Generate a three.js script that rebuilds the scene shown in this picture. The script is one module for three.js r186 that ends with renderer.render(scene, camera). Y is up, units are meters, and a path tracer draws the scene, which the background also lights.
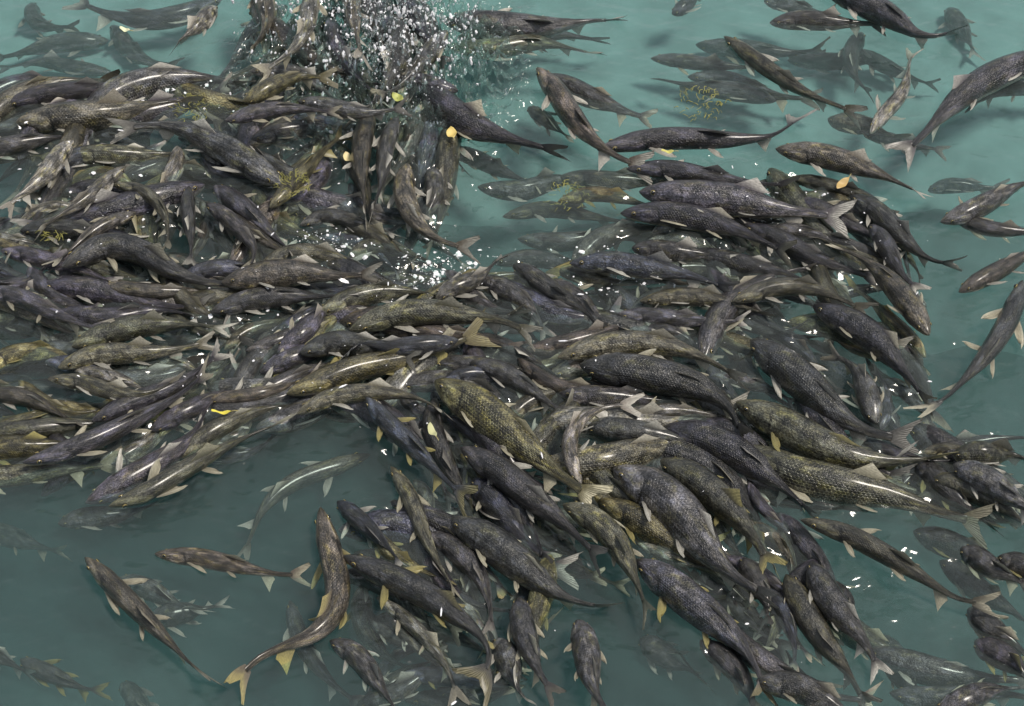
import * as THREE from 'three';
import { mergeGeometries } from 'three/addons/utils/BufferGeometryUtils.js';
import { createNoise2D, createNoise3D } from 'simplex-noise';

// ---------------------------------------------------------------- camera, sky, sun, exposure
const W = 1024, H = 706;
const scene = new THREE.Scene();
const camera = new THREE.PerspectiveCamera(18, W / H, 0.05, 400);
const PITCH = 45 * Math.PI / 180, DIST = 4.6;
camera.position.set(0, DIST * Math.sin(PITCH), DIST * Math.cos(PITCH));
camera.lookAt(0, 0, 0);
camera.updateMatrixWorld(true);
const renderer = new THREE.WebGLRenderer({ antialias: true });
renderer.setSize(W, H);
renderer.toneMapping = THREE.LinearToneMapping;
renderer.toneMappingExposure = 1.42;
renderer.shadowMap.enabled = true;
const SUN = new THREE.Vector3(0.42, 0.86, 0.15).normalize();
{
  // hazy bright sky: thin cloud all over, a little brighter round the veiled sun
  const w = 256, h = 128, d = new Float32Array(w * h * 4), n3 = createNoise3D(rng(5));
  for (let j = 0; j < h; j++) for (let i = 0; i < w; i++) {
    const el = ((j + 0.5) / h - 0.5) * Math.PI, az = ((i + 0.5) / w - 0.5) * 2 * Math.PI;
    const v = new THREE.Vector3(Math.cos(el) * Math.cos(az), Math.sin(el), Math.cos(el) * Math.sin(az));
    const c = 0.5 + 0.3 * n3(v.x * 2.2, v.y * 4, v.z * 2.2) + 0.18 * n3(v.x * 5, v.y * 9, v.z * 5);
    const g = 0.66 + 0.38 * c + 0.35 * Math.pow(Math.max(0, v.dot(SUN)), 8);
    const k = (j * w + i) * 4, up = Math.max(0, v.y);
    d[k] = g * (0.92 - 0.10 * up); d[k + 1] = g * (0.97 - 0.05 * up); d[k + 2] = g * 1.03; d[k + 3] = 1;
  }
  const t = new THREE.DataTexture(d, w, h, THREE.RGBAFormat, THREE.FloatType);
  t.mapping = THREE.EquirectangularReflectionMapping; t.magFilter = THREE.LinearFilter; t.needsUpdate = true;
  scene.background = t; scene.environment = t;
  scene.backgroundIntensity = 0.44; scene.environmentIntensity = 0.44;
}
const sun = new THREE.DirectionalLight(0xfff6ea, 3.1);
sun.position.copy(SUN).multiplyScalar(12);
sun.castShadow = true; sun.shadow.radius = 24;
Object.assign(sun.shadow.camera, { left: -3, right: 3, top: 3, bottom: -3, near: 1, far: 30 });
sun.shadow.mapSize.set(2048, 2048);
scene.add(sun); scene.add(sun.target);

// ---------------------------------------------------------------- helpers
function rng(seed) { let a = seed >>> 0; return () => { a = (a + 0x6D2B79F5) >>> 0; let t = a; t = Math.imul(t ^ (t >>> 15), t | 1); t ^= t + Math.imul(t ^ (t >>> 7), t | 61); return ((t ^ (t >>> 14)) >>> 0) / 4294967296; }; }
const rnd = rng(20240611);
const R = (a, b) => a + (b - a) * rnd();
const clamp = (x, a, b) => Math.min(b, Math.max(a, x));
const smooth = (a, b, x) => { const t = clamp((x - a) / (b - a), 0, 1); return t * t * (3 - 2 * t); };
const n2 = createNoise2D(rng(11)), n2b = createNoise2D(rng(12)), n2c = createNoise2D(rng(13));
const fbm = (x, y, o = 4, f = n2) => { let s = 0, a = 0.5; for (let i = 0; i < o; i++) { s += a * f(x, y); x *= 2.03; y *= 2.03; a *= 0.5; } return s; };
const TAN = Math.tan(camera.fov * Math.PI / 360);
const camX = new THREE.Vector3(), camY = new THREE.Vector3(), camZ = new THREE.Vector3();
camera.matrixWorld.extractBasis(camX, camY, camZ);
// a point of the scene at height y from its place in the picture
function at(px, py, y, out = new THREE.Vector3()) {
  const a = (px / W * 2 - 1) * TAN * W / H, b = (1 - py / H * 2) * TAN;
  out.copy(camX).multiplyScalar(a).addScaledVector(camY, b).sub(camZ);
  return out.multiplyScalar((y - camera.position.y) / out.y).add(camera.position);
}
const taken = {};
function numbered(n) { const k = taken[n] = (taken[n] ?? -1) + 1; return k ? `${n}_${String(k).padStart(3, '0')}` : n; }
function tag(o, label, category, group, kind) {
  o.userData.label = label; if (category) o.userData.category = category;
  if (group) o.userData.group = group; if (kind) o.userData.kind = kind; return o;
}
function mesh(name, g, m, parent) { const o = new THREE.Mesh(g, m); o.name = name; o.castShadow = o.receiveShadow = true; parent.add(o); return o; }
function dataTex(w, h, f, srgb) {
  const d = new Uint8Array(w * h * 4);
  for (let j = 0; j < h; j++) for (let i = 0; i < w; i++) { const c = f(i / w, j / h, i, j), k = (j * w + i) * 4; for (let q = 0; q < 3; q++) d[k + q] = clamp(Math.round((c.length ? c[q] : c) * 255), 0, 255); d[k + 3] = 255; }
  const t = new THREE.DataTexture(d, w, h); t.magFilter = THREE.LinearFilter; t.minFilter = THREE.LinearMipmapLinearFilter; t.wrapS = t.wrapT = THREE.RepeatWrapping;
  if (srgb) t.colorSpace = THREE.SRGBColorSpace; t.needsUpdate = true; return t;
}

// ---------------------------------------------------------------- water and bed
// where the fish churn the surface, in metres: [x, z, reach, strength]
const churn = [[380, 60, .34, 1], [420, 250, .26, .8], [330, 240, .2, .6], [620, 240, .22, .7], [780, 230, .25, .6], [120, 200, .35, .6], [300, 330, .4, .45], [650, 450, .6, .22]]
  .map(([x, y, r, s]) => { const p = at(x, y, 0); return [p.x, p.z, r, s]; });
const churned = (x, z) => { let s = 0; for (const [cx, cz, r, k] of churn) s = Math.max(s, k * Math.exp(-((x - cx) ** 2 + (z - cz) ** 2) / (r * r))); return s; };
const crowdSpots = [[60, 130, .3], [150, 230, .35], [60, 330, .35], [250, 330, .35], [150, 430, .3], [400, 330, .3], [500, 420, .35], [650, 250, .3], [780, 200, .3], [800, 330, .35], [640, 380, .35], [900, 400, .3], [700, 520, .35], [480, 560, .3], [860, 560, .25], [420, 150, .3], [330, 190, .3]].map(([x, y, r]) => { const p = at(x, y, 0); return [p.x, p.z, r]; });
const crowdAt = (x, z) => { let k = 0; for (const [cx, cz, q] of crowdSpots) k = Math.max(k, Math.exp(-((x - cx) ** 2 + (z - cz) ** 2) / (q * q))); return k; };
// the splash: torn ridges of water thrown up between the diving fish
function splashY(x, z) {
  const [cx, cz] = churn[0], q = Math.hypot((x - cx) / .30, (z - cz) / .34), m = Math.exp(-q * q * q * q * .9);
  if (m < .01) return 0;
  const a = 1 - Math.abs(n2(x * 11 + 4, z * 10)), b = 1 - Math.abs(n2b(x * 23, z * 21)), c = 1 - Math.abs(n2c(x * 47, z * 45));
  return m * (.075 * a * a * a + .06 * b * b * b * b + .03 * c * c * c - .03);
}
function waterY(x, z) {
  const c = churned(x, z), e = 0.5 + 0.5 * n2b(x * .8, z * .8);
  const w = crowdAt(x, z), rg = 1 - Math.abs(n2(x * 12 + 9, z * 15));
  return w * (.013 * n2b(x * 6 + 1, z * 8) + .008 * rg * rg * n2c(x * 5, z * 5) - .004 + .005 * n2c(x * 19, z * 25) + .0014 * n2(x * 45, z * 55)) + 0.0026 * n2(x * 5 + 3, z * 9) + 0.002 * e * n2b(x * 13, z * 24) + splashY(x, z) + c * (0.010 * n2c(x * 9, z * 12) + 0.006 * n2(x * 24, z * 30) + 0.003 * n2b(x * 50, z * 60));
}
function lines(lo, hi, step, far, lo2 = 9, hi2 = 9) { const a = []; for (const f of [1, .5, .25, .12, .06]) a.push(lo - far * f); for (let v = lo; v < hi + 1e-6; v += v > lo2 && v < hi2 ? step / 2 : step) a.push(v); for (const f of [.06, .12, .25, .5, 1]) a.push(hi + far * f); return a; }
function sheet(xs, zs, f) {
  const p = [], uv = [], id = [];
  for (const z of zs) for (const x of xs) { p.push(x, f(x, z), z); uv.push(x, -z); }
  for (let j = 0; j + 1 < zs.length; j++) for (let i = 0; i + 1 < xs.length; i++) { const a = j * xs.length + i, b = a + xs.length; id.push(a, b, a + 1, a + 1, b, b + 1); }
  const g = new THREE.BufferGeometry(); g.setAttribute('position', new THREE.Float32BufferAttribute(p, 3)); g.setAttribute('uv', new THREE.Float32BufferAttribute(uv, 2)); g.setIndex(id); g.computeVertexNormals(); return g;
}
const rippleTex = dataTex(512, 512, (u, v) => { // tileable ripples
  const a = 2 * Math.PI; let s = 0, k = 0;
  for (const [fx, fy, ph, w] of [[2, 7, .3, 1], [5, 11, 1.9, .8], [-3, 13, 4.1, .7], [9, 17, 2.2, .5], [-8, 23, 5, .4], [13, 29, .7, .3], [-17, 31, 3.3, .25]]) { s += w * Math.sin(a * (fx * u + fy * v) + ph + 1.5 * Math.sin(a * (2 * u - 3 * v) + ph)); k += w; }
  return 0.5 + 0.5 * s / k;
});
rippleTex.repeat.set(1.6, 1.6);
const waterMat = new THREE.MeshPhysicalMaterial({ color: new THREE.Color().setRGB(.86, .95, .93), roughness: 0.1, transmission: 0.98, thickness: 0, ior: 1.33, bumpMap: rippleTex, bumpScale: 0.005, side: THREE.DoubleSide });
const water = mesh('water', sheet(lines(-1.5, 1.5, .0105, 60, churn[0][0] - .36, churn[0][0] + .36), lines(-1.5, 1.3, .0105, 60, churn[0][1] - .4, churn[0][1] + .4), waterY), waterMat, scene);
tag(water, 'rippled cloudy teal water surface broken by crowding fish', 'water', null, 'structure');
const coarse = (f, dx) => sheet(lines(-2 + dx, 2 + dx, .08, 60), lines(-2, 2, .08, 60), f);
[[-.055, .13], [-.12, .22], [-.27, .28], [-.46, .28]].forEach(([y, o], i) => {  // murk veils; their dark tint paints depth shade, the lowest added to darken
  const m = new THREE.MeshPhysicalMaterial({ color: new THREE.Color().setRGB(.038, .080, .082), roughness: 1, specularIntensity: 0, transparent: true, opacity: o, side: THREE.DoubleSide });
  const s = mesh(numbered('silt_shade_layer'), coarse((x, z) => y + .018 * n2c(x * 3 + i * 7, z * 3) + .008 * n2(x * 9, z * 9 + i), i * .01), m, scene);
  tag(s, ['fine teal silt tinted dark as depth shade just under the water surface', 'fine teal silt tinted dark as depth shade at mid depth in the water', 'fine teal silt tinted dark as depth shade deep above the bed', 'dark teal silt sheet added to shade the depth where the bed drops away'][i], 'silt', null, 'structure');
});
const bedTex = dataTex(512, 512, (u, v) => { const f = (x, y) => .5 + .5 * fbm(x, y, 5); const b = (1 - u) * f(u * 6, v * 6) + u * f((u - 1) * 6, v * 6); const k = .85 + .12 * (b - .5) * 2; return [k, k, k * .98]; }, true);
const bed = mesh('silty_bed', coarse((x, z) => -.19 - .95 * smooth(-.95, .4, z) + .05 * fbm(x * 1.3, z * 1.3), 0), new THREE.MeshStandardMaterial({ color: new THREE.Color().setRGB(.29, .50, .52), map: bedTex, roughness: 1 }), scene);
tag(bed, 'pale teal silt bed sloping down under the cloudy water', 'bed', null, 'structure');

// ---------------------------------------------------------------- fish textures and materials
const SC_U = 56, SC_V = 44;
function scaleAt(u, v) { // 0 in a scale's middle, 1 on its rim; offset rows overlap like tiles
  const y = v * SC_V, j = Math.floor(y), x = u * SC_U; let best = 1, rim = 0;
  for (let q = -1; q <= 1; q++) {
    const jj = j + q, off = (jj & 1) * .5, i = Math.round(x - off), cx = i + off, cy = jj + .5;
    const d = Math.hypot((x - cx) * .92, (y - cy) * .78);
    if (d < best) { best = d; rim = smooth(.30, .56, d); }
  }
  return rim;
}
function pattern(u, v, seed) {
  const onBody = smooth(.17, .23, u) * (1 - .5 * smooth(.9, 1, u));
  const rim = scaleAt(u, v), head = 1 - smooth(.16, .22, u);
  const mott = fbm(u * 7 + seed, v * 6, 4), fine = fbm(u * 40, v * 30 + seed, 3, n2b), streak = fbm(u * 3 + seed * 2, v * 26, 3, n2c);
  const grain = fbm(u * 170, v * 110 + seed, 2, n2c);
  const net = [1.15, .8, .5][Math.round(seed / 13.7)];
  const paintedGlint = smooth(.45, .8, fbm(u * 90 + seed, v * 60, 2, n2b)) * smooth(-.1, .5, fbm(u * 6, v * 5 + seed, 2, n2c));  // sparse bright glints of the scales, painted into the skin colour
  let k = .36 + .55 * paintedGlint + .22 * smooth(.05, .45, fbm(u * 3.5 + seed, v * 4 + 7, 3, n2b)) + onBody * net * (.26 + .2 * mott) * (rim - .35) + (.30 * mott + .26 * fine + .15 * streak) + .30 * grain;
  const gill = smooth(.07, .15, Math.abs(v - .5)) * Math.exp(-(((u - .205 - .03 * Math.sin(v * Math.PI * 2) ** 2) / .008) ** 2));
  k += head * (.08 + .2 * fbm(u * 60, v * 16 + seed, 2)) - .3 * gill;
  return clamp(k, .07, 1);
}
const bodyMats = [0, 1, 2].map((s) => new THREE.MeshPhysicalMaterial({
  map: dataTex(1024, 512, (u, v) => { const k = pattern(u, v, s * 13.7), h = fbm(u * 9 + s * 5, v * 8, 3, n2b), w = smooth(.15, .5, fbm(u * 5 + 9, v * 6 + s * 3, 4, n2c)); return [k * (1 + .08 * h + .07 * w), k * (1 + .04 * h + .06 * w), k * (1 - .09 * h - .14 * w)]; }, true), vertexColors: true,
  bumpMap: dataTex(1024, 512, (u, v) => clamp(.5 + (scaleAt(u, v) - .4) * [.45, .3, .16][s] * smooth(.17, .23, u) + .30 * fbm(u * 30 + s, v * 24, 3) + .22 * fbm(u * 120 + s, v * 80, 2, n2b), 0, 1)), bumpScale: .0028,
  roughness: .3, ior: 1.5, clearcoat: .4, clearcoatRoughness: .2, side: THREE.DoubleSide,
}));
const finTex = dataTex(128, 128, (u, v) => { const r = .5 + .5 * Math.sin(u * Math.PI * 2 * 15 + 1.2 * n2(u * 4, v * 3)); const k = .78 + .10 * r + .2 * fbm(u * 9, v * 5, 4); return [k, k * .98, k * .95]; }, true);
const finBump = dataTex(256, 32, (u) => .5 + .5 * Math.sin(u * Math.PI * 2 * 15));
const finMat = new THREE.MeshPhysicalMaterial({ map: finTex, bumpMap: finBump, bumpScale: .0008, vertexColors: true, roughness: .55, clearcoat: .3, clearcoatRoughness: .3, transmission: .2, thickness: 0, side: THREE.DoubleSide });
const eyeMat = new THREE.MeshPhysicalMaterial({ color: 0x0c0b0a, roughness: .12, clearcoat: 1, clearcoatRoughness: .05 });
const irisMat = new THREE.MeshStandardMaterial({ color: 0x8a7c4a, roughness: .4, metalness: .3 });

// ---------------------------------------------------------------- the fish, traced head to tail
// rows: depth 0 deep .. 3 on top, tone, points x,y from snout to tail tip
// tones: g charcoal grey, o olive, b brown, p purplish slate, y yellowish olive, s pale grey, n blue-black
const T = `
1p 222,-4 190,13 145,21 105,12 68,-4
0g 32,3 36,20 54,29 80,26
2s 216,6 203,20 190,33 176,47
0g 112,25 128,48 150,62 185,68
0g 108,40 70,43 30,50 -15,58
0g 112,72 75,68 35,63 -10,70
2p 2,104 38,97 80,92 125,84 172,72
2b 15,122 70,117 120,112 165,106 210,102
3g 284,184 252,166 215,145 180,128 145,124 104,132
2o 70,152 110,155 150,158 198,152
2g -30,152 15,146 50,139 88,132
3s 73,140 52,163 28,192 4,216
3s 126,166 96,190 66,212 36,238
3o 112,184 140,191 162,209 170,233 164,256
3g 189,186 188,213 190,240 193,270
3g 206,203 235,224 253,250 240,280
2p 213,186 246,210 272,236 304,262
3g 62,266 104,247 140,252 176,273 215,283 262,279
3s 136,212 106,225 76,246 46,266
3p -22,290 18,297 50,312 85,325 116,330
2p 40,284 85,290 130,301 175,305 220,299
2p 55,312 108,320 158,312 206,318
3o 72,346 110,334 150,325 190,322 236,331
3o 58,367 95,356 140,352 185,348 222,342
3o 48,378 80,383 115,391 150,392 192,378
2b -26,394 18,398 55,410 96,427
2o -28,431 18,432 62,428 110,420 156,409
2y -34,456 8,450 50,445 98,438
3p 23,462 55,453 95,440 130,425 165,405 190,384 212,356
3p 92,420 130,405 165,390 200,368 230,346
2p 86,502 130,480 170,455 196,425 209,392
3o 109,506 145,493 185,470 225,447 260,430 298,417
2b 206,400 245,396 285,386 326,373
2p 260,372 295,358 330,345 364,333
3y 287,393 320,382 360,368 405,358 450,345 494,329
3o 297,413 330,398 370,392 410,397 435,408 449,422
3o 350,329 385,318 425,312 470,314 510,323 541,344
3n 458,339 425,345 390,347 358,346 340,362
3b 222,281 260,276 300,274 340,276 384,270
3g 211,311 250,300 290,297 330,297 360,289
2o 318,313 350,300 385,292 420,292 454,301
2g 473,278 505,290 530,310 548,340
3s 436,298 455,288 477,276 506,257
2p 278,352 305,331 325,315 348,298
3s 314,-22 308,15 298,42 275,66 252,82
3s 351,-34 352,0 355,32 362,66
2b 256,-24 265,10 262,35 250,60
3y 243,101 270,88 296,79 334,75
2b 296,84 320,80 348,76 372,68
3y 270,207 295,181 320,156 350,128
3b 370,106 363,150 360,185 364,226
3g 398,116 386,150 378,185 371,220
3p 407,76 435,100 465,122 500,137 540,148 574,152
3b 407,163 405,195 420,225 445,243 482,250
2g 432,168 434,200 424,232
1g 448,148 480,160 512,176 548,190
2g 443,20 490,25 540,27 590,22 633,22
2o 448,46 490,50 540,42 575,48 608,58
3b 537,67 558,92 575,120 595,145 625,162 660,166
2g 546,74 585,97 620,108 660,119
1b 528,107 545,120 575,140
3p 598,149 640,142 690,138 740,137 780,132 811,108
1p 672,13 688,4 712,-8
1g 651,58 690,62 730,66 775,70
1g 776,100 737,92 695,86 648,78
2o 724,36 750,55 785,78 815,98 868,122
2g 770,22 805,20 845,24 890,24
1g 764,0 795,8 836,12
3p 822,-14 860,2 895,18 925,35 968,31
0g 948,8 960,28 978,56
1g 862,32 852,55 856,80 874,98
2s 871,133 885,112 903,88 918,46
0g 788,60 830,62 870,60 910,72
0g 858,50 900,74 940,86
1b 828,118 865,128 906,136
3p 1056,49 1015,68 975,88 940,115 915,140 891,164
1p 1066,80 1030,88 998,92 960,104
1g 864,135 905,142 946,156
3b 776,148 820,155 860,168 895,182 934,196
3p 627,168 670,170 715,178 760,185 806,186
3p 640,190 690,196 735,200 780,212 858,221
3p 621,212 660,214 705,220 745,232 775,248 800,261
2y 558,201 595,195 635,200 672,212
3n 570,262 610,262 650,270 695,278 742,291
2g 632,247 675,252 732,264
3o 733,301 770,290 805,287 835,294 874,316
2g 553,279 580,300 600,320 636,332
2g 512,264 545,285 575,305 604,338
2p 616,314 660,318 705,320 756,322
3o 558,356 600,345 645,345 690,355 755,383
3g 580,364 620,370 660,378 700,388 728,405 741,428 747,450
2p 742,224 790,245 835,265 886,287
2p 796,199 830,215 865,232 895,252
3g 850,194 880,215 905,240 930,260 966,266
3p 871,224 885,245 900,270 921,294
3b 929,334 908,303 885,275 858,258 820,246
3g 941,221 975,208 1010,192 1056,173
2g 950,214 985,228 1024,232 1066,230
3b 959,291 990,275 1020,258 1060,238
0g 928,190 965,185 1006,190
3g 1023,280 1010,315 990,350 965,380 940,402 908,413
3p 814,304 850,325 885,350 915,380 933,410
3g 751,339 780,362 808,388 835,415 870,432 924,434
3g 877,422 868,395 850,368 828,348
3o 737,401 775,420 815,442 855,458 900,463 930,460 954,448
2o 743,444 790,472 840,485 890,497 940,515 1006,529
2g 916,460 940,485 965,505 996,530
3g 953,464 985,480 1015,500 1056,523
2o 953,453 990,455 1036,460
3o 801,519 840,532 880,552 920,575 960,598 1008,606
3g 812,561 825,590 845,620 862,645 884,678
1g 879,634 895,660 910,690 922,724
3g 757,679 800,690 840,710 876,734
2o 786,574 805,610 825,645 850,680 874,714
3p 636,559 668,582 705,612 738,645 758,680 769,708
3g 614,467 650,490 685,520 715,555 745,582 788,606
3o 661,459 695,480 725,505 748,535 775,574
2p 662,427 705,440 745,460 785,490 824,522
3s 581,483 572,460 570,438 580,418 605,407 644,409
2g 585,424 630,432 670,440 716,452
3y 436,379 470,402 505,432 545,465 580,488 608,507
3g 461,447 495,468 530,498 565,525 595,550 614,566
3g 451,517 485,540 525,570 565,595 600,605 624,600
3o 563,504 595,520 620,545 632,575 640,600 646,622
3n 366,397 390,425 415,450 440,475 474,503
3g 344,555 385,575 425,595 460,618 485,640 490,665 466,693
3b 320,507 328,540 336,575 336,605 315,632 275,650 248,668 231,704
2s 377,597 405,620 430,642 450,670 456,708
2o 391,466 412,500 425,535 440,570 464,604
2n 337,501 360,520 385,545 406,570
2g 424,531 455,552 482,580 493,610 490,640
1o 370,454 330,468 295,482 268,505 250,540 236,568
2b 155,553 190,558 225,564 265,570 316,575
3b 85,557 112,583 140,612 165,640 190,665 222,686
1g 118,578 160,595 206,614
1g 148,622 185,612 226,604
1g -34,643 0,658 34,675
1g 20,659 50,675 75,685 108,689
0g -24,528 20,540 66,554
0s 120,684 140,702 166,730
3g 520,597 522,630 535,660 557,698
3g 578,619 585,650 595,685 612,724
2n 473,478 500,510 525,540 556,566
1g 58,523 110,515 166,503
1g 436,692 480,680 526,664
2g 498,638 510,670 532,704
1g 356,708 400,690 446,660
1g 914,530 950,545 985,560 1020,582
2g 968,608 1000,635 1034,662
1g 866,648 920,668 970,680 1044,680
2g 936,714 980,695 1034,684
1p 688,588 720,620 756,644
2g 744,558 760,590 768,626
1g 640,638 676,662 706,684
2g 960,548 990,566 1030,590
2p 470,410 490,440 520,470 560,498
2g 560,392 600,398 650,402 700,400
2p 700,420 740,440 780,470 812,500
2o 640,300 690,298 740,305 780,318
2g 690,250 730,262 780,275 830,290
2b 380,330 430,332 480,338 530,352
2g 470,362 500,372 535,392 572,420
2p 150,430 190,410 230,392 270,385
3g 300,352 340,342 380,350 420,362
2b 100,285 140,290 190,292 240,296
2g 20,230 60,228 100,232 145,240
2p 0,250 40,258 80,270 120,290
3p 225,120 265,112 305,108 345,112
2g 250,140 285,132 325,130 365,140
2g 300,225 330,215 365,225 400,240
1g 478,186 520,191 568,181 615,190
1o 503,216 545,210 592,216 645,226
1g 518,238 560,243 610,236 655,242
1g 492,262 530,258 575,268 620,280
1g 458,36 510,39 560,33 615,41
1g 688,76 730,81 775,95 822,101
0g 696,44 740,50 785,52 830,44
1b 560,176 600,182 645,180 690,190
2g 998,556 1030,574 1070,592
2o 930,476 970,490 1010,512 1050,540
1g 890,692 940,700 1000,694 1050,700
2p 975,640 1005,660 1045,690
1g 940,560 975,585 1010,612 1040,640
1o 820,600 850,630 890,655 940,672
2g 700,640 730,665 750,695 760,730
1g 290,600 300,640 330,680 370,712
2g 330,640 360,660 385,690 400,724
2p 380,-10 385,30 392,70 400,112
2g 422,0 426,40 420,80 408,116
2g 447,30 425,60 400,85 368,102
2p 328,18 340,50 360,80 387,107
3g 298,100 335,108 370,112 412,108
2n 400,-22 412,15 430,45 452,72
2g 366,-22 372,15 380,50 386,88
2b 283,45 310,60 340,70 378,75
2p 458,90 430,85 400,80 362,85
2g 395,15 400,50 380,90 350,125
2g 250,70 285,72 320,90 350,110
`.trim().split('\n').map((l) => { const [h, ...p] = l.trim().split(' '); return { d: +h[0], tone: h[1], px: p.map((q) => q.split(',').map(Number)), traced: true }; });

// marks for the fish that anyone could point at, by their first point
const NAMED = {
  '1056,49': 'dark slate fish with white fins swimming clear over pale teal water', '822,-14': 'dark slate fish with pale narrow tail over open teal water',
  '580,364': 'charcoal fish with round white pectoral fin and white hooked tail', '737,401': 'long dark olive fish with yellow forked tail spread beside open water',
  '436,379': 'thick golden olive fish slanting across the dark school', '929,334': 'olive brown scaled fish with both pale pectoral fins spread at the edge of the school',
  '581,483': 'small pale scaled fish bent like a hook with white fins', '320,507': 'brown grey fish whose long pale tail sweeps round into shaded water',
  '85,557': 'single brown fish with yellow tail in shaded open water', '155,553': 'straight brown fish gliding alone just above the shaded water',
  '23,462': 'slate blue scaled fish with long raised tail at the rim of the heap', '109,506': 'olive fish with pale stripe along its back at the rim of the heap',
  '287,393': 'long golden olive fish lying across the heap with pale tail tip', '112,184': 'thin olive fish curled in a crescent on the heap',
  '189,186': 'grey fish standing upright in the heap with pale ridge on its back', '314,-22': 'pale grey fish diving through the splash with its curved tail showing',
  '351,-34': 'pale grey fish upright in the splash', '270,207': 'yellow green scaled fish slanting out under the splash',
  '537,67': 'brown slate fish with white pelvic fins curving over pale teal water', '801,519': 'olive fish with yellow tail slanting over green open water',
  '636,559': 'big slate fish with cream pectoral fin and pale blue grey tail', '614,467': 'big charcoal fish with cream pelvic fin and yellow tail',
  '344,555': 'big dark scaled fish with tail curled back under it', '366,397': 'blue black fish with its snout raised beside yellow torn fins',
  '724,36': 'olive fish slanting down among murky fish in pale teal water', '871,133': 'pale grey scaled fish with its tail raised over murky fish',
  '1023,280': 'long grey fish bending down along the rim of the school with white fins', '941,221': 'dark grey fish with pointed snout entering open teal water',
  '959,291': 'brown grey fish with blunt snout entering open teal water', '578,619': 'slate grey fish nosing up from green open water', '570,262': 'blue black fish with pale blue sheen on its head',
};

// ---- pixel curves at even spacing
const NN = 10;
function resample(px) {
  const c = new THREE.CatmullRomCurve3(px.map(([x, y]) => new THREE.Vector3(x, y, 0)), false, 'centripetal');
  return c.getSpacedPoints(NN - 1).map((p) => [p.x, p.y]);
}
for (const f of T) f.nodes = sway(resample(f.px));
function sway(nodes) { // swimming bodies are never one plain arc
  const ph = R(0, 6.28), amp = R(1, 5.5), q = nodes.map((n) => n.slice());
  for (let k = 1; k < NN; k++) { const dx = nodes[k][0] - nodes[k - 1][0], dy = nodes[k][1] - nodes[k - 1][1], l = Math.hypot(dx, dy) || 1, o = amp * (.15 + .85 * k / NN) * Math.sin(ph + k * .75); q[k][0] -= dy / l * o; q[k][1] += dx / l * o * .75; }
  return q;
}
// ---- fish seen in the gaps of the crowd, turned like their neighbours
const CROWD = [[-20, 80], [110, 76], [210, 85], [250, -10], [440, -10], [452, 90], [520, 150], [470, 190], [430, 262], [520, 280], [610, 240], [640, 165], [800, 160], [900, 190], [935, 260], [925, 330], [935, 420], [1030, 470], [1030, 520], [900, 500], [820, 540], [870, 640], [900, 715], [790, 715], [690, 600], [600, 590], [560, 610], [520, 715], [350, 715], [330, 520], [430, 470], [390, 420], [300, 430], [230, 460], [100, 500], [-20, 490]];
const inside = (x, y) => { let c = false; for (let i = 0, j = CROWD.length - 1; i < CROWD.length; j = i++) { const [xi, yi] = CROWD[i], [xj, yj] = CROWD[j]; if ((yi > y) !== (yj > y) && x < (xj - xi) * (y - yi) / (yj - yi) + xi) c = !c; } return c; };
const FISH = T.slice();
{
  const spots = []; let tries = 0;
  while (FISH.length < 680 && tries++ < 60000) {
    const x = R(-10, 1034), y = R(20, 712), small = FISH.length >= 300;
    if (!inside(x, y) || spots.some(([a, b]) => Math.hypot((a - x) * .75, b - y) < (small ? 10 : 30))) continue;
    let best = 1e9, dx = 1, dy = 0;
    for (const f of T) for (let i = 1; i < NN - 1; i += 2) { const d = Math.hypot(f.nodes[i][0] - x, (f.nodes[i][1] - y) * 1.4); if (d < best) { best = d; dx = f.nodes[i + 1][0] - f.nodes[i - 1][0]; dy = f.nodes[i + 1][1] - f.nodes[i - 1][1]; } }
    const a = Math.atan2(dy, dx) + R(-.4, .4), L = small ? R(80, 150) : R(165, 215), bend = R(-.9, .9), px = [];
    for (let k = -2; k <= 2; k++) { const t = k / 4 * L, q = a + bend * k / 4; px.push([x + t * Math.cos(q), y + t * Math.sin(q) * (.75 + .25 * Math.abs(Math.cos(q)))]); }
    if (!inside(...px[0]) && px[0][0] > 0 || !inside(...px[4]) && px[4][0] < W) continue;
    spots.push([x, y]);
    FISH.push({ d: rnd() < .7 ? 2 : 1, tone: 'ggooybppsn'[Math.floor(rnd() * 10)] ?? 'g', was: 'ggoobppn'[Math.floor(rnd() * 8)], px, nodes: sway(resample(px)), fill: true, small });
  }
}
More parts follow.
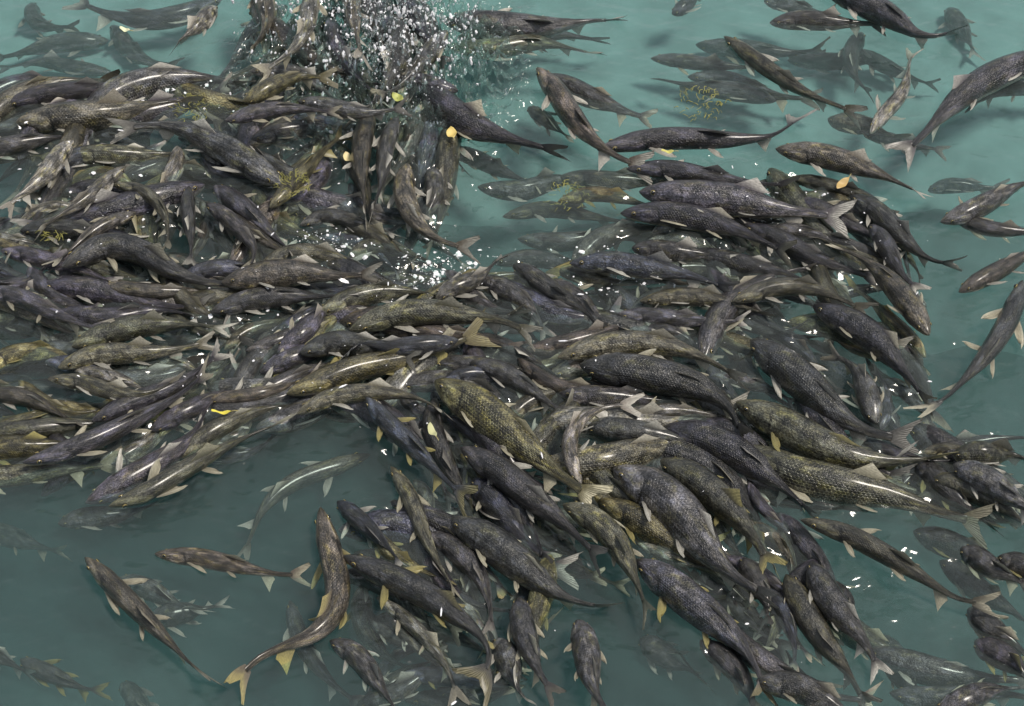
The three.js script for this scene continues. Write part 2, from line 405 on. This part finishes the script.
// ---- heights: fish rest on, beside and under one another
const LAYER = [-.15, -.08, -.004, .03];
const profile = (s) => { const K = [[0, .08], [.02, .26], [.06, .47], [.12, .68], [.2, .87], [.3, .98], [.38, 1], [.5, .94], [.62, .76], [.74, .5], [.83, .32], [.9, .25], [1, .22]]; for (let i = 1; i < K.length; i++) if (s <= K[i][0]) { const t = (s - K[i - 1][0]) / (K[i][0] - K[i - 1][0]); return K[i - 1][1] + (K[i][1] - K[i - 1][1]) * (t * t * (3 - 2 * t) * .5 + t * .5); } return .22; };
const tmp = new THREE.Vector3(), tmp2 = new THREE.Vector3();
FISH.forEach((f, i) => {
  f.want = LAYER[f.d] - (f.fill ? .015 : 0) + R(-.012, .012);
  if (!f.fill && f.nodes[4][1] < 115 && f.nodes[4][0] > 240 && f.nodes[4][0] < 460) f.want += f.d === 3 ? .075 : .035; // thrown up in the splash
  const a = at(...f.nodes[0], f.want), b = at(...f.nodes[NN - 1], f.want); let L = 0;
  for (let k = 1; k < NN; k++) L += at(...f.nodes[k], f.want, tmp).distanceTo(at(...f.nodes[k - 1], f.want, tmp2));
  f.len = L; f.size = clamp(L, f.small ? .2 : .30, .47) * (1 + R(-.06, .06)); f.r = .083 * f.size;
  f.y = f.nodes.map((_, k) => f.want + (f.d === 3 ? .006 * Math.cos(k * .6 + i) : 0)); f.rank = f.want + (f.fill ? -.05 : 0) + i * 1e-6;
});
for (let it = 0; it < 46; it++) {
  const cell = .1, map = new Map(), P = [];
  FISH.forEach((f, i) => { f.p = f.nodes.map((q, k) => at(q[0], q[1], f.y[k])); f.p.forEach((p, k) => { if (k > 8) return; const key = Math.floor(p.x / cell) + ',' + Math.floor(p.z / cell); (map.get(key) ?? map.set(key, []).get(key)).push([i, k]); P.push([i, k, p]); }); f.push = new Float32Array(NN); });
  for (const [i, k, p] of P) {
    const cx = Math.floor(p.x / cell), cz = Math.floor(p.z / cell), f = FISH[i], ra = f.r * profile(k / (NN - 1) * 1.08);
    for (let dx = -1; dx <= 1; dx++) for (let dz = -1; dz <= 1; dz++) for (const [j, m] of map.get((cx + dx) + ',' + (cz + dz)) ?? []) {
      if (j <= i) continue;
      const g = FISH[j], q = g.p[m], rb = g.r * profile(m / (NN - 1) * 1.08), need = (ra + rb) * .68, h2 = (p.x - q.x) ** 2 + (p.z - q.z) ** 2;
      if (h2 > need * need) continue;
      const v = Math.sqrt(need * need - h2), up = f.rank > g.rank ? 1 : -1, gap = v - up * (p.y - q.y);
      if (gap <= 0) continue;
      const wf = up > 0 ? .5 : .5;
      f.push[k] += up * gap * wf * .35; g.push[m] -= up * gap * (1 - wf) * .35;
    }
  }
  for (const f of FISH) {
    const ny = f.y.map((y, k) => y + clamp(f.push[k], -.02, .02) + (f.want - y) * .05);
    f.y = ny.map((y, k) => clamp(.5 * y + .25 * ny[Math.max(0, k - 1)] + .25 * ny[Math.min(NN - 1, k + 1)], -.38, .13));
  }
}

// ---------------------------------------------------------------- building one fish
const TONES = { g: [.068, .067, .069], o: [.084, .081, .056], b: [.092, .079, .064], p: [.058, .054, .068], y: [.125, .113, .056], s: [.175, .168, .150], n: [.046, .050, .070] };
const FINS = { w: [.90, .91, .86], c: [.80, .78, .62], y: [.58, .53, .20], d: [.16, .15, .13] };
const MR = 16;
function frameOf(f) {
  const c = new THREE.CatmullRomCurve3(f.nodes.map((q, k) => at(q[0], q[1], f.y[k])), false, 'centripetal'), N = 48, pts = c.getSpacedPoints(N);
  const len = c.getLength(), tan = pts.map((_, i) => pts[Math.min(N, i + 1)].clone().sub(pts[Math.max(0, i - 1)]).normalize());
  const up = [], side = [];
  for (let i = 0; i <= N; i++) {
    const roll = f.roll + f.twist * smooth(.45, 1, i / N);
    const s = new THREE.Vector3().crossVectors(tan[i], new THREE.Vector3(0, 1, 0)).normalize(), u = new THREE.Vector3().crossVectors(s, tan[i]).normalize();
    side.push(s.clone().multiplyScalar(Math.cos(roll)).addScaledVector(u, Math.sin(roll))); up.push(u.multiplyScalar(Math.cos(roll)).addScaledVector(s, -Math.sin(roll)));
  }
  const lerp = (A, s) => { const x = clamp(s, 0, 1) * N, i = Math.min(N - 1, Math.floor(x)); return A[i].clone().lerp(A[i + 1], x - i); };
  return { len, put(s, a, b) { const o = lerp(pts, s); if (s < 0) o.addScaledVector(tan[0], s * len); if (s > 1) o.addScaledVector(tan[N], (s - 1) * len); return o.addScaledVector(lerp(side, s), a).addScaledVector(lerp(up, s), b); } };
}
const BODY = .86;
const SLIM = new Set(['320,507', '85,557', '155,553', '109,506', '23,462', '1023,280', '112,184', '724,36', '314,-22', '370,454', '297,413', '344,555', '391,466', '377,597', '287,393', '598,149', '871,133', '581,483', '801,519']);
function bodyGeometry(f, fr, base) {
  const ts = []; for (let i = 0; i <= 30; i++) { const t = i / 30; ts.push(Math.pow(t, 1.35) * .55 + t * .45); }
  const p = [], uv = [], col = [], id = [], hh = f.size * .100 * f.fat, hw = f.size * .084 * f.fat;
  ts.forEach((t) => {
    const gl = .045 * smooth(.13, .2, t) * (1 - smooth(.205, .235, t));
    const r = profile(t), rw = profile(t) * (1 + gl) * (1 + .12 * Math.exp(-(((t - .12) / .1) ** 2))) * (1 - .45 * smooth(.65, 1, t));
    for (let k = 0; k <= MR; k++) {
      const th = k / MR * Math.PI * 2 - Math.PI / 2, c = Math.cos(th), s = Math.sin(th), e = .86;
      const a = Math.sign(c) * Math.pow(Math.abs(c), e) * rw * hw, drop = -.10 * hh * (1 - smooth(0, .3, t));
      const b = Math.sign(s) * Math.pow(Math.abs(s), e) * r * hh * (s < 0 ? .92 : 1) + drop;
      const q = fr.put(t * BODY, a, b); p.push(q.x, q.y, q.z); uv.push(t, k / MR);
      const belly = smooth(.25, .95, -s), flank = smooth(-.75, .2, s) * (1 - smooth(.2, .8, s)), j = 1 + .16 * n2(t * 6 + f.seed, s * 2);
      for (let q2 = 0; q2 < 3; q2++) col.push((base[q2] * (1 + .35 * flank) * (1 - belly) + belly * [.34, .32, .25][q2]) * j * 3.1);
    }
  });
  const n = MR + 1;
  for (let i = 0; i < 30; i++) for (let k = 0; k < MR; k++) { const a = i * n + k, b = a + n; id.push(a, a + 1, b, a + 1, b + 1, b); }
  for (const [ring, flip] of [[0, 1], [30, 0]]) { const q = fr.put(ts[ring] * BODY + (flip ? -.004 : .004), 0, flip ? -.1 * hh : 0), c = p.length / 3; p.push(q.x, q.y, q.z); uv.push(ts[ring], .5); col.push(base[0] * 1.5, base[1] * 1.5, base[2] * 1.5); for (let k = 0; k < MR; k++) { const a = ring * n + k; flip ? id.push(c, a + 1, a) : id.push(c, a, a + 1); } }
  const g = new THREE.BufferGeometry(); g.setAttribute('position', new THREE.Float32BufferAttribute(p, 3)); g.setAttribute('uv', new THREE.Float32BufferAttribute(uv, 2)); g.setAttribute('color', new THREE.Float32BufferAttribute(col, 3)); g.setIndex(id); g.computeVertexNormals(); return g;
}
// a fin: a thin blade of two faces that meet along its edge; point(u, v) gives [s, a, b], v runs from root to tip
function finGeometry(fr, nu, nv, point, root, tip, thick = .0011) {
  const P = []; for (let j = 0; j <= nv; j++) for (let i = 0; i <= nu; i++) P.push(fr.put(...point(i / nu, j / nv)));
  const at2 = (i, j) => P[clamp(j, 0, nv) * (nu + 1) + clamp(i, 0, nu)], p = [], uv = [], col = [], id = [];
  for (const sd of [1, -1]) {
    const off = p.length / 3;
    for (let j = 0; j <= nv; j++) for (let i = 0; i <= nu; i++) {
      const n = at2(i + 1, j).clone().sub(at2(i - 1, j)).cross(at2(i, j + 1).clone().sub(at2(i, j - 1))).normalize();
      const edge = i === 0 || i === nu || j === nv ? 0 : 1, q = at2(i, j).clone().addScaledVector(n, sd * thick * edge * (1 - .5 * j / nv));
      p.push(q.x, q.y, q.z); uv.push(i / nu, j / nv); const t = smooth(.1, .8, j / nv), m = 1 + .15 * n2(i * .9 + off, j * .7); for (let k = 0; k < 3; k++) col.push((root[k] * (1 - t) + tip[k] * t) * m);
    }
    for (let j = 0; j < nv; j++) for (let i = 0; i < nu; i++) { const a = off + j * (nu + 1) + i, b = a + nu + 1; sd > 0 ? id.push(a, a + 1, b, a + 1, b + 1, b) : id.push(a, b, a + 1, a + 1, b, b + 1); }
  }
  const g = new THREE.BufferGeometry(); g.setAttribute('position', new THREE.Float32BufferAttribute(p, 3)); g.setAttribute('uv', new THREE.Float32BufferAttribute(uv, 2)); g.setAttribute('color', new THREE.Float32BufferAttribute(col, 3)); g.setIndex(id); g.computeVertexNormals(); return g;
}
const eyeGeo = new THREE.SphereGeometry(1, 10, 8), irisGeo = new THREE.TorusGeometry(1.0, .3, 5, 12);
function buildFish(f, i, apart) {
  f.seed = i * 3.71; f.fat = SLIM.has(f.px[0].join(',')) ? R(.5, .62) : f.nodes[4][1] > 370 && f.nodes[4][0] > 430 && !f.fill ? R(.8, 1.0) : R(.6, .92); f.roll = R(-.42, .42); f.twist = R(.2, 1.1) * (rnd() < .5 ? -1 : 1);
  const fr = frameOf(f), S = f.size, k = S / fr.len; // fins keep the fish's own size along a curve of another length
  const jit = .75 + 1.25 * Math.pow(rnd(), 1.6), base = TONES[f.tone].map((c) => c * jit * R(.96, 1.04)), [mx, my] = f.nodes[4];
  const finKind = f.tone === 'y' ? (rnd() < .5 ? 'y' : 'c') : my > 430 ? (rnd() < .22 ? 'y' : rnd() < .55 ? 'c' : 'w') : rnd() < .65 ? 'w' : 'c';
  const pale = FINS[finKind].map(((j) => (c) => c * j)(R(.8, 1.08))), darkRoot = base.map((c) => c * 1.5), paleRoot = pale.map((c, q) => c * .5 + base[q] * .6);
  const root = apart ?? new THREE.Group(); if (!apart) { root.name = numbered('fish'); scene.add(root); }
  const hh = S * .1 * f.fat, hw = S * .084 * f.fat;
  mesh('body', bodyGeometry(f, fr, base), bodyMats[i % 3], root);
  for (const sd of [-1, 1]) { // pectoral and pelvic fins
    for (const [nm, s0, len, wid, b0] of [['pectoral_fin', .225, .132, .034, -.2], ['pelvic_fin', .475, .085, .025, -.45]]) {
      const spread = .2 + .95 * rnd() * (.4 + .6 * rnd()), drop = R(-.25, .35), curl = R(-.2, .3), rake = R(.08, .32), rootA = sd * hw * profile(s0 / BODY) * (nm[1] === 'e' && b0 < -.5 ? .62 : .86), ln = len * S * R(.9, 1.15), wd = wid * S * R(.9, 1.2);
      mesh(nm, finGeometry(fr, 5, 6, (u, v) => {
        const w = wd * (.30 + .70 * Math.pow(Math.sin(Math.PI * Math.min(1, .14 + .62 * v)), .9)) * Math.sqrt(Math.max(.02, 1 - Math.pow(v, 5))), x = (u - .5) * w, o = ln * v * (1 - rake * u * v) - .012 * S * (1 - v);
        const back = o * Math.cos(spread) + x * Math.sin(spread), out = o * Math.sin(spread) - x * Math.cos(spread);
        return [s0 + back / fr.len * (1 + .1 * v * n2c(u * 7, f.seed + sd)), rootA + sd * (Math.max(out, -.01 * S) * Math.cos(drop)), b0 * hh * profile(s0 / BODY) - out * Math.sin(drop) * .8 + curl * ln * v * v * .5 + .04 * ln * Math.sin(u * 6)];
      }, paleRoot, pale), finMat, root);
    }
  }
  const lean = R(-.95, .95), fold = R(.2, .75), dTip = R(.2, .9), darkTip = base.map((c, q) => c * 1.2 + pale[q] * dTip);
  mesh('dorsal_fin', finGeometry(fr, 7, 4, (u, v) => { const s = .40 + .14 * u * k, hgt = S * (.022 + .088 * Math.pow(1 - u, 1.3)) * Math.min(1, u * 9 + .25 * v) * fold * v; return [s + (hgt * 1.0 + (1 - fold) * S * .06 * v) / fr.len + .01 * v, Math.sin(lean) * hgt * 1.0, hh * profile(s / BODY) * .93 + Math.cos(lean) * hgt]; }, darkRoot, darkTip), finMat, root);
  mesh('anal_fin', finGeometry(fr, 4, 4, (u, v) => { const s = .665 + .075 * u * k, hgt = S * (.018 + .07 * Math.pow(1 - u, 1.2)) * v; return [s + hgt * .75 / fr.len, Math.sin(lean * .7) * hgt, -hh * profile(s / BODY) * .85 - Math.cos(lean * .7) * hgt]; }, paleRoot, pale), finMat, root);
  const tl = S * R(.13, .165), th = S * R(.045, .085), cup = R(-.25, .25), tTip = R(.12, .8), tailTip = base.map((c, q) => c * .6 + pale[q] * tTip);
  mesh('tail_fin', finGeometry(fr, 10, 6, (u, v) => { const w = u * 2 - 1, aw = Math.abs(w), l = tl * (.42 + .58 * Math.pow(aw, 1.15)) * (1 + .13 * n2c(w * 5 + f.seed, 3)) * (1 - .12 * Math.pow(aw, 8)); return [BODY - .012 + l * v / fr.len, cup * tl * v * v * (.4 + .6 * w), w * (S * .021 + th * Math.pow(v, .9) * (.75 + .25 * aw))]; }, darkRoot, tailTip), finMat, root);
  for (const sd of [-1, 1]) {
    const s0 = .065, q = fr.put(s0, sd * hw * profile(s0 / BODY) * 1.0, hh * profile(s0 / BODY) * .22), q0 = fr.put(s0, 0, hh * profile(s0 / BODY) * .1), out = q.clone().sub(q0).normalize();
    const e = mesh('eye', eyeGeo, eyeMat, root); e.position.copy(q); e.scale.setScalar(S * .0105); e.quaternion.setFromUnitVectors(new THREE.Vector3(0, 0, 1), out);
    const ir = mesh('iris', irisGeo, irisMat, e); ir.position.z = .25; ir.scale.setScalar(.85);
  }
  if (apart) return root;
  // ---- what one could tell it by
  const zone = mx > 235 && mx < 480 && my < 235 ? 0 : f.d < 2 && !f.fill ? 3 : mx < 560 - .25 * my && my < 520 && my > 60 || (mx < 560 && my >= 235 && my < 375) ? 1 : mx > 480 && my < 345 ? 2 : my > 360 && mx > 330 ? 4 : 5;
  const tone = { g: 'charcoal grey', o: 'dull olive', b: 'brown', p: 'purplish slate', y: 'yellowish olive', s: 'pale grey', n: 'blue black' }[f.tone];
  let turn = 0; for (let q = 1; q < NN - 1; q++) { const [a, b, c] = [f.nodes[q - 1], f.nodes[q], f.nodes[q + 1]]; turn += Math.atan2((b[0] - a[0]) * (c[1] - b[1]) - (b[1] - a[1]) * (c[0] - b[0]), (b[0] - a[0]) * (c[0] - b[0]) + (b[1] - a[1]) * (c[1] - b[1])); }
  const bend = Math.abs(turn) > 1.1 ? 'hooked' : Math.abs(turn) > .42 ? 'curved' : 'straight';
  const where = ['in the splash', 'in the heap beside the splash', 'in the crowd along teal water', 'sunk in cloudy water', 'in the slanting school', 'in the shaded open water'][zone];
  const depth = f.fill ? 'underneath' : f.d === 3 ? 'on top' : f.d === 2 ? 'half covered' : 'dim';
  tag(root, NAMED[f.px[0].join(',')] ?? `${S > .44 ? 'long' : S > .37 ? 'medium' : 'short'} ${bend} ${tone} fish with ${{ w: 'white', c: 'cream', y: 'yellow' }[finKind]} fins, ${depth}, ${where}`, 'fish', NAMED[f.px[0].join(',')] ? 'fish crowding at the surface' : `${tone} fish ${where}`);
  return root;
}
const crowdBodies = [], crowdFins = [];
FISH.forEach((f, i) => {
  if (!f.small) return void buildFish(f, i);
  const keep = buildFish(f, i, new THREE.Group());
  for (const c of keep.children) if (c.name === 'body') crowdBodies.push(c.geometry); else if (c.name === 'tail_fin' || c.name === 'pectoral_fin' || c.name === 'dorsal_fin') crowdFins.push(c.geometry);
});
const crowdMesh = mesh('fish_crowd', mergeGeometries(crowdBodies), bodyMats[1], scene);
mesh('fins', mergeGeometries(crowdFins), finMat, crowdMesh).userData.kind = 'stuff';
tag(crowdMesh, 'countless small dark fish wedged in the gaps between the larger fish', 'fish crowd', null, 'stuff');


// ---------------------------------------------------------------- small things on the water and on the fish
const topOf = (() => { const cell = .05, map = new Map(); for (const f of FISH) for (let k = 0; k < 9; k++) for (let h = 0; h < 2; h++) { const a = at(...f.nodes[k], f.y[k]), b = at(...f.nodes[k + 1], f.y[k + 1]), p = a.lerp(b, h / 2), t = p.y + f.r * .92 * profile((k + h / 2) / 9 * 1.1), key = Math.floor(p.x / cell) + ',' + Math.floor(p.z / cell); map.set(key, Math.max(map.get(key) ?? -1, t)); } return (x, z) => Math.max(waterY(x, z), map.get(Math.floor(x / cell) + ',' + Math.floor(z / cell)) ?? -1); })();
function lump(seed) { const g = new THREE.IcosahedronGeometry(1, 2), p = g.attributes.position, n = createNoise3D(rng(seed)), v = new THREE.Vector3(); for (let i = 0; i < p.count; i++) { v.fromBufferAttribute(p, i); v.multiplyScalar(1 + .45 * n(v.x * 1.3, v.y * 1.3, v.z * 1.3)); p.setXYZ(i, v.x, v.y, v.z); } g.computeVertexNormals(); return g; }
function scatter(name, label, category, geo, mat, list) {
  const o = new THREE.InstancedMesh(geo, mat, list.length), m = new THREE.Matrix4(), q = new THREE.Quaternion(), e = new THREE.Euler(), s = new THREE.Vector3();
  list.forEach(([p, sx, sy, sz], i) => { q.setFromEuler(e.set(R(-.5, .5), R(0, 6.28), R(-.5, .5))); o.setMatrixAt(i, m.compose(p, q, s.set(sx, sy, sz))); });
  o.name = name; o.castShadow = o.receiveShadow = true; scene.add(o); return tag(o, label, category, null, 'stuff');
}
const foamMat = new THREE.MeshPhysicalMaterial({ color: new THREE.Color().setRGB(.73, .73, .76), roughness: .35, clearcoat: .4 });
const dropMat = new THREE.MeshPhysicalMaterial({ color: new THREE.Color().setRGB(.93, .97, .97), roughness: .03, transmission: 1, thickness: .01, ior: 1.33 });
const gauss = () => (rnd() + rnd() + rnd() - 1.5) / .75;
{
  const foam = [], drops = [], flecks = [];
  const foamy = [[390, 55, 75, 75, 420], [345, 65, 70, 60, 160], [440, 270, 70, 28, 160], [330, 245, 60, 25, 80], [800, 215, 70, 30, 120], [620, 270, 80, 40, 60], [160, 95, 70, 25, 60], [110, 200, 90, 60, 90], [200, 300, 160, 40, 90]];
  for (const [x, y, sx, sy, n] of foamy) for (let i = 0; i < n * 2; i++) { const p = at(x + gauss() * sx * .6, y + gauss() * sy * .6, 0); p.y = waterY(p.x, p.z) + R(-.001, .002); const s = Math.pow(rnd(), 5) * .0032 + .0006; foam.push([p, s * R(.8, 2), s * .5, s * R(.8, 1.5)]); }
  for (let i = 0; i < 1700; i++) { const h = Math.pow(rnd(), 1.7) * .2, p = at(385 + gauss() * 52, 70 + gauss() * 48, 0); p.y = waterY(p.x, p.z) + h; const s = Math.pow(rnd(), 3) * .0036 + .0006; drops.push([p, s * R(.7, 1), s * R(.9, 2.6), s * R(.7, 1)]); }
  for (let i = 0; i < 900; i++) { const x = R(0, W), y = R(60, H); if (!inside(x, y) || rnd() > (y < 400 ? .8 : .15)) continue; const p = at(x, y, .03); p.y = topOf(p.x, p.z) + .001; const s = Math.pow(rnd(), 5) * .003 + .0006; flecks.push([p, s * R(.7, 3.2), s * .35, s * R(.4, 1)]); }
  const streaks = [];
  for (let i = 0; i < 2400; i++) { const h = Math.pow(rnd(), 1.6) * .17, p = at(i % 3 ? 415 + gauss() * 42 : 340 + gauss() * 60, 55 + gauss() * 50, 0); p.y = waterY(p.x, p.z) + h; const s = Math.pow(rnd(), 3) * .0032 + .0006; streaks.push([p, s * R(.6, 1.2), s * R(.8, 2.5), s * R(.6, 1.2)]); }
  scatter('froth', 'broken white froth thrown up with the splash', 'froth', lump(6), foamMat, streaks);
  scatter('foam', 'white foam and bubbles around the splash and churned water', 'foam', lump(3), foamMat, foam);
  scatter('spray', 'clear and white drops thrown up over the splash', 'spray', new THREE.SphereGeometry(1, 8, 6), dropMat, drops);
  scatter('flecks', 'white flecks of froth lying over the packed fish', 'froth', lump(4), foamMat, flecks);
}
// yellow leaves and scraps
function leafGeometry(L, Wd, curl) {
  const p = [], id = [], nu = 4, nv = 8; for (let j = 0; j <= nv; j++) for (let i = 0; i <= nu; i++) { const v = j / nv, u = i / nu * 2 - 1, w = Wd * Math.pow(Math.sin(Math.PI * (.04 + .93 * v)), .8); p.push(u * w, curl * L * (v - .5) * (v - .5) + .25 * Math.abs(u) * w + .002 * Math.sin(v * 9 + u), (v - .5) * L); }
  for (let j = 0; j < nv; j++) for (let i = 0; i < nu; i++) { const a = j * (nu + 1) + i, b = a + nu + 1; id.push(a, b, a + 1, a + 1, b, b + 1); }
  const g = new THREE.BufferGeometry(); g.setAttribute('position', new THREE.Float32BufferAttribute(p, 3)); g.setIndex(id); g.computeVertexNormals(); return g;
}
for (const [x, y, L, wd, turn, c, label] of [
  [222, 413, .042, .006, 1.5, [.62, .53, .07], 'bright yellow leaf lying on dark fish at the rim of the heap'],
  [398, 98, .036, .010, .8, [.34, .36, .10], 'yellow green leaf caught among fish under the splash'],
  [452, 134, .040, .012, .2, [.55, .42, .14], 'ochre folded leaf beside the slate fish leaving the splash'],
  [668, 152, .030, .006, 1.4, [.46, .43, .12], 'small lemon yellow leaf between slate fish by the teal water'],
  [842, 184, .044, .009, 2.4, [.40, .28, .11], 'orange leaf on the crowd where fish tails fan out'],
  [348, 158, .032, .010, .5, [.60, .50, .26], 'cream torn leaf over upright fish below the splash'],
  [432, 432, .046, .008, .3, [.40, .40, .22], 'pale olive torn leaf beside the blue black fish'],
  [125, 30, .030, .007, 1.1, [.6, .6, .4], 'cream leaf floating on pale teal water beyond the heap'],
]) {
  const g = new THREE.Group(), p = at(x, y, .05); p.y = topOf(p.x, p.z) + .006; const q = at(x, y, p.y); g.position.copy(q); g.rotation.set(R(-.2, .3), turn, R(-.3, .3)); g.name = numbered('leaf'); scene.add(g);
  mesh('blade', leafGeometry(L, wd, .5), new THREE.MeshPhysicalMaterial({ color: new THREE.Color().setRGB(...c), roughness: .55, side: THREE.DoubleSide }), g);
  mesh('stalk', new THREE.TubeGeometry(new THREE.CatmullRomCurve3([new THREE.Vector3(0, .12 * L, .46 * L), new THREE.Vector3(.02 * L, .16 * L, .62 * L), new THREE.Vector3(.06 * L, .12 * L, .78 * L)]), 5, .0008, 5), new THREE.MeshStandardMaterial({ color: new THREE.Color().setRGB(.35, .3, .12), roughness: .8 }), g);
  tag(g, label, 'leaf', 'leaves drifting among the fish');
}
// tufts of yellow-green weed
for (const [x, y, n, sp, label] of [[294, 184, 60, .035, 'yellow green weed tuft on the slanting fish below the splash'], [192, 108, 60, .045, 'yellowish weed tuft floating where the heap meets teal water'], [52, 232, 45, .025, 'golden weed clump on the heap of grey fish'], [700, 104, 70, .06, 'fine pale green weed floating in the teal water'], [566, 196, 50, .045, 'olive weed floating beside the brown fish by the teal channel']]) {
  const p = at(x, y, .04); p.y = topOf(p.x, p.z) + .003; const q0 = at(x, y, p.y), list = [];
  for (let i = 0; i < n; i++) { const a = R(0, 6.28), d = sp * Math.sqrt(rnd()), b = a + R(-1, 1), l = R(.006, .018), o = new THREE.Vector3(Math.cos(a) * d, 0, Math.sin(a) * d); list.push(new THREE.TubeGeometry(new THREE.CatmullRomCurve3([o, o.clone().add(new THREE.Vector3(Math.cos(b) * l * .5, R(.001, .008), Math.sin(b) * l * .5)), o.clone().add(new THREE.Vector3(Math.cos(b + .5) * l, R(-.002, .005), Math.sin(b + .5) * l))]), 5, R(.0004, .0009), 4)); }
  const o = mesh(numbered('weed_tuft'), mergeGeometries(list), new THREE.MeshStandardMaterial({ color: new THREE.Color().setRGB(.26, .25, .07), roughness: .7 }), scene); o.position.copy(q0); tag(o, label, 'weed', 'weed tufts among the fish');
}

renderer.render(scene, camera);
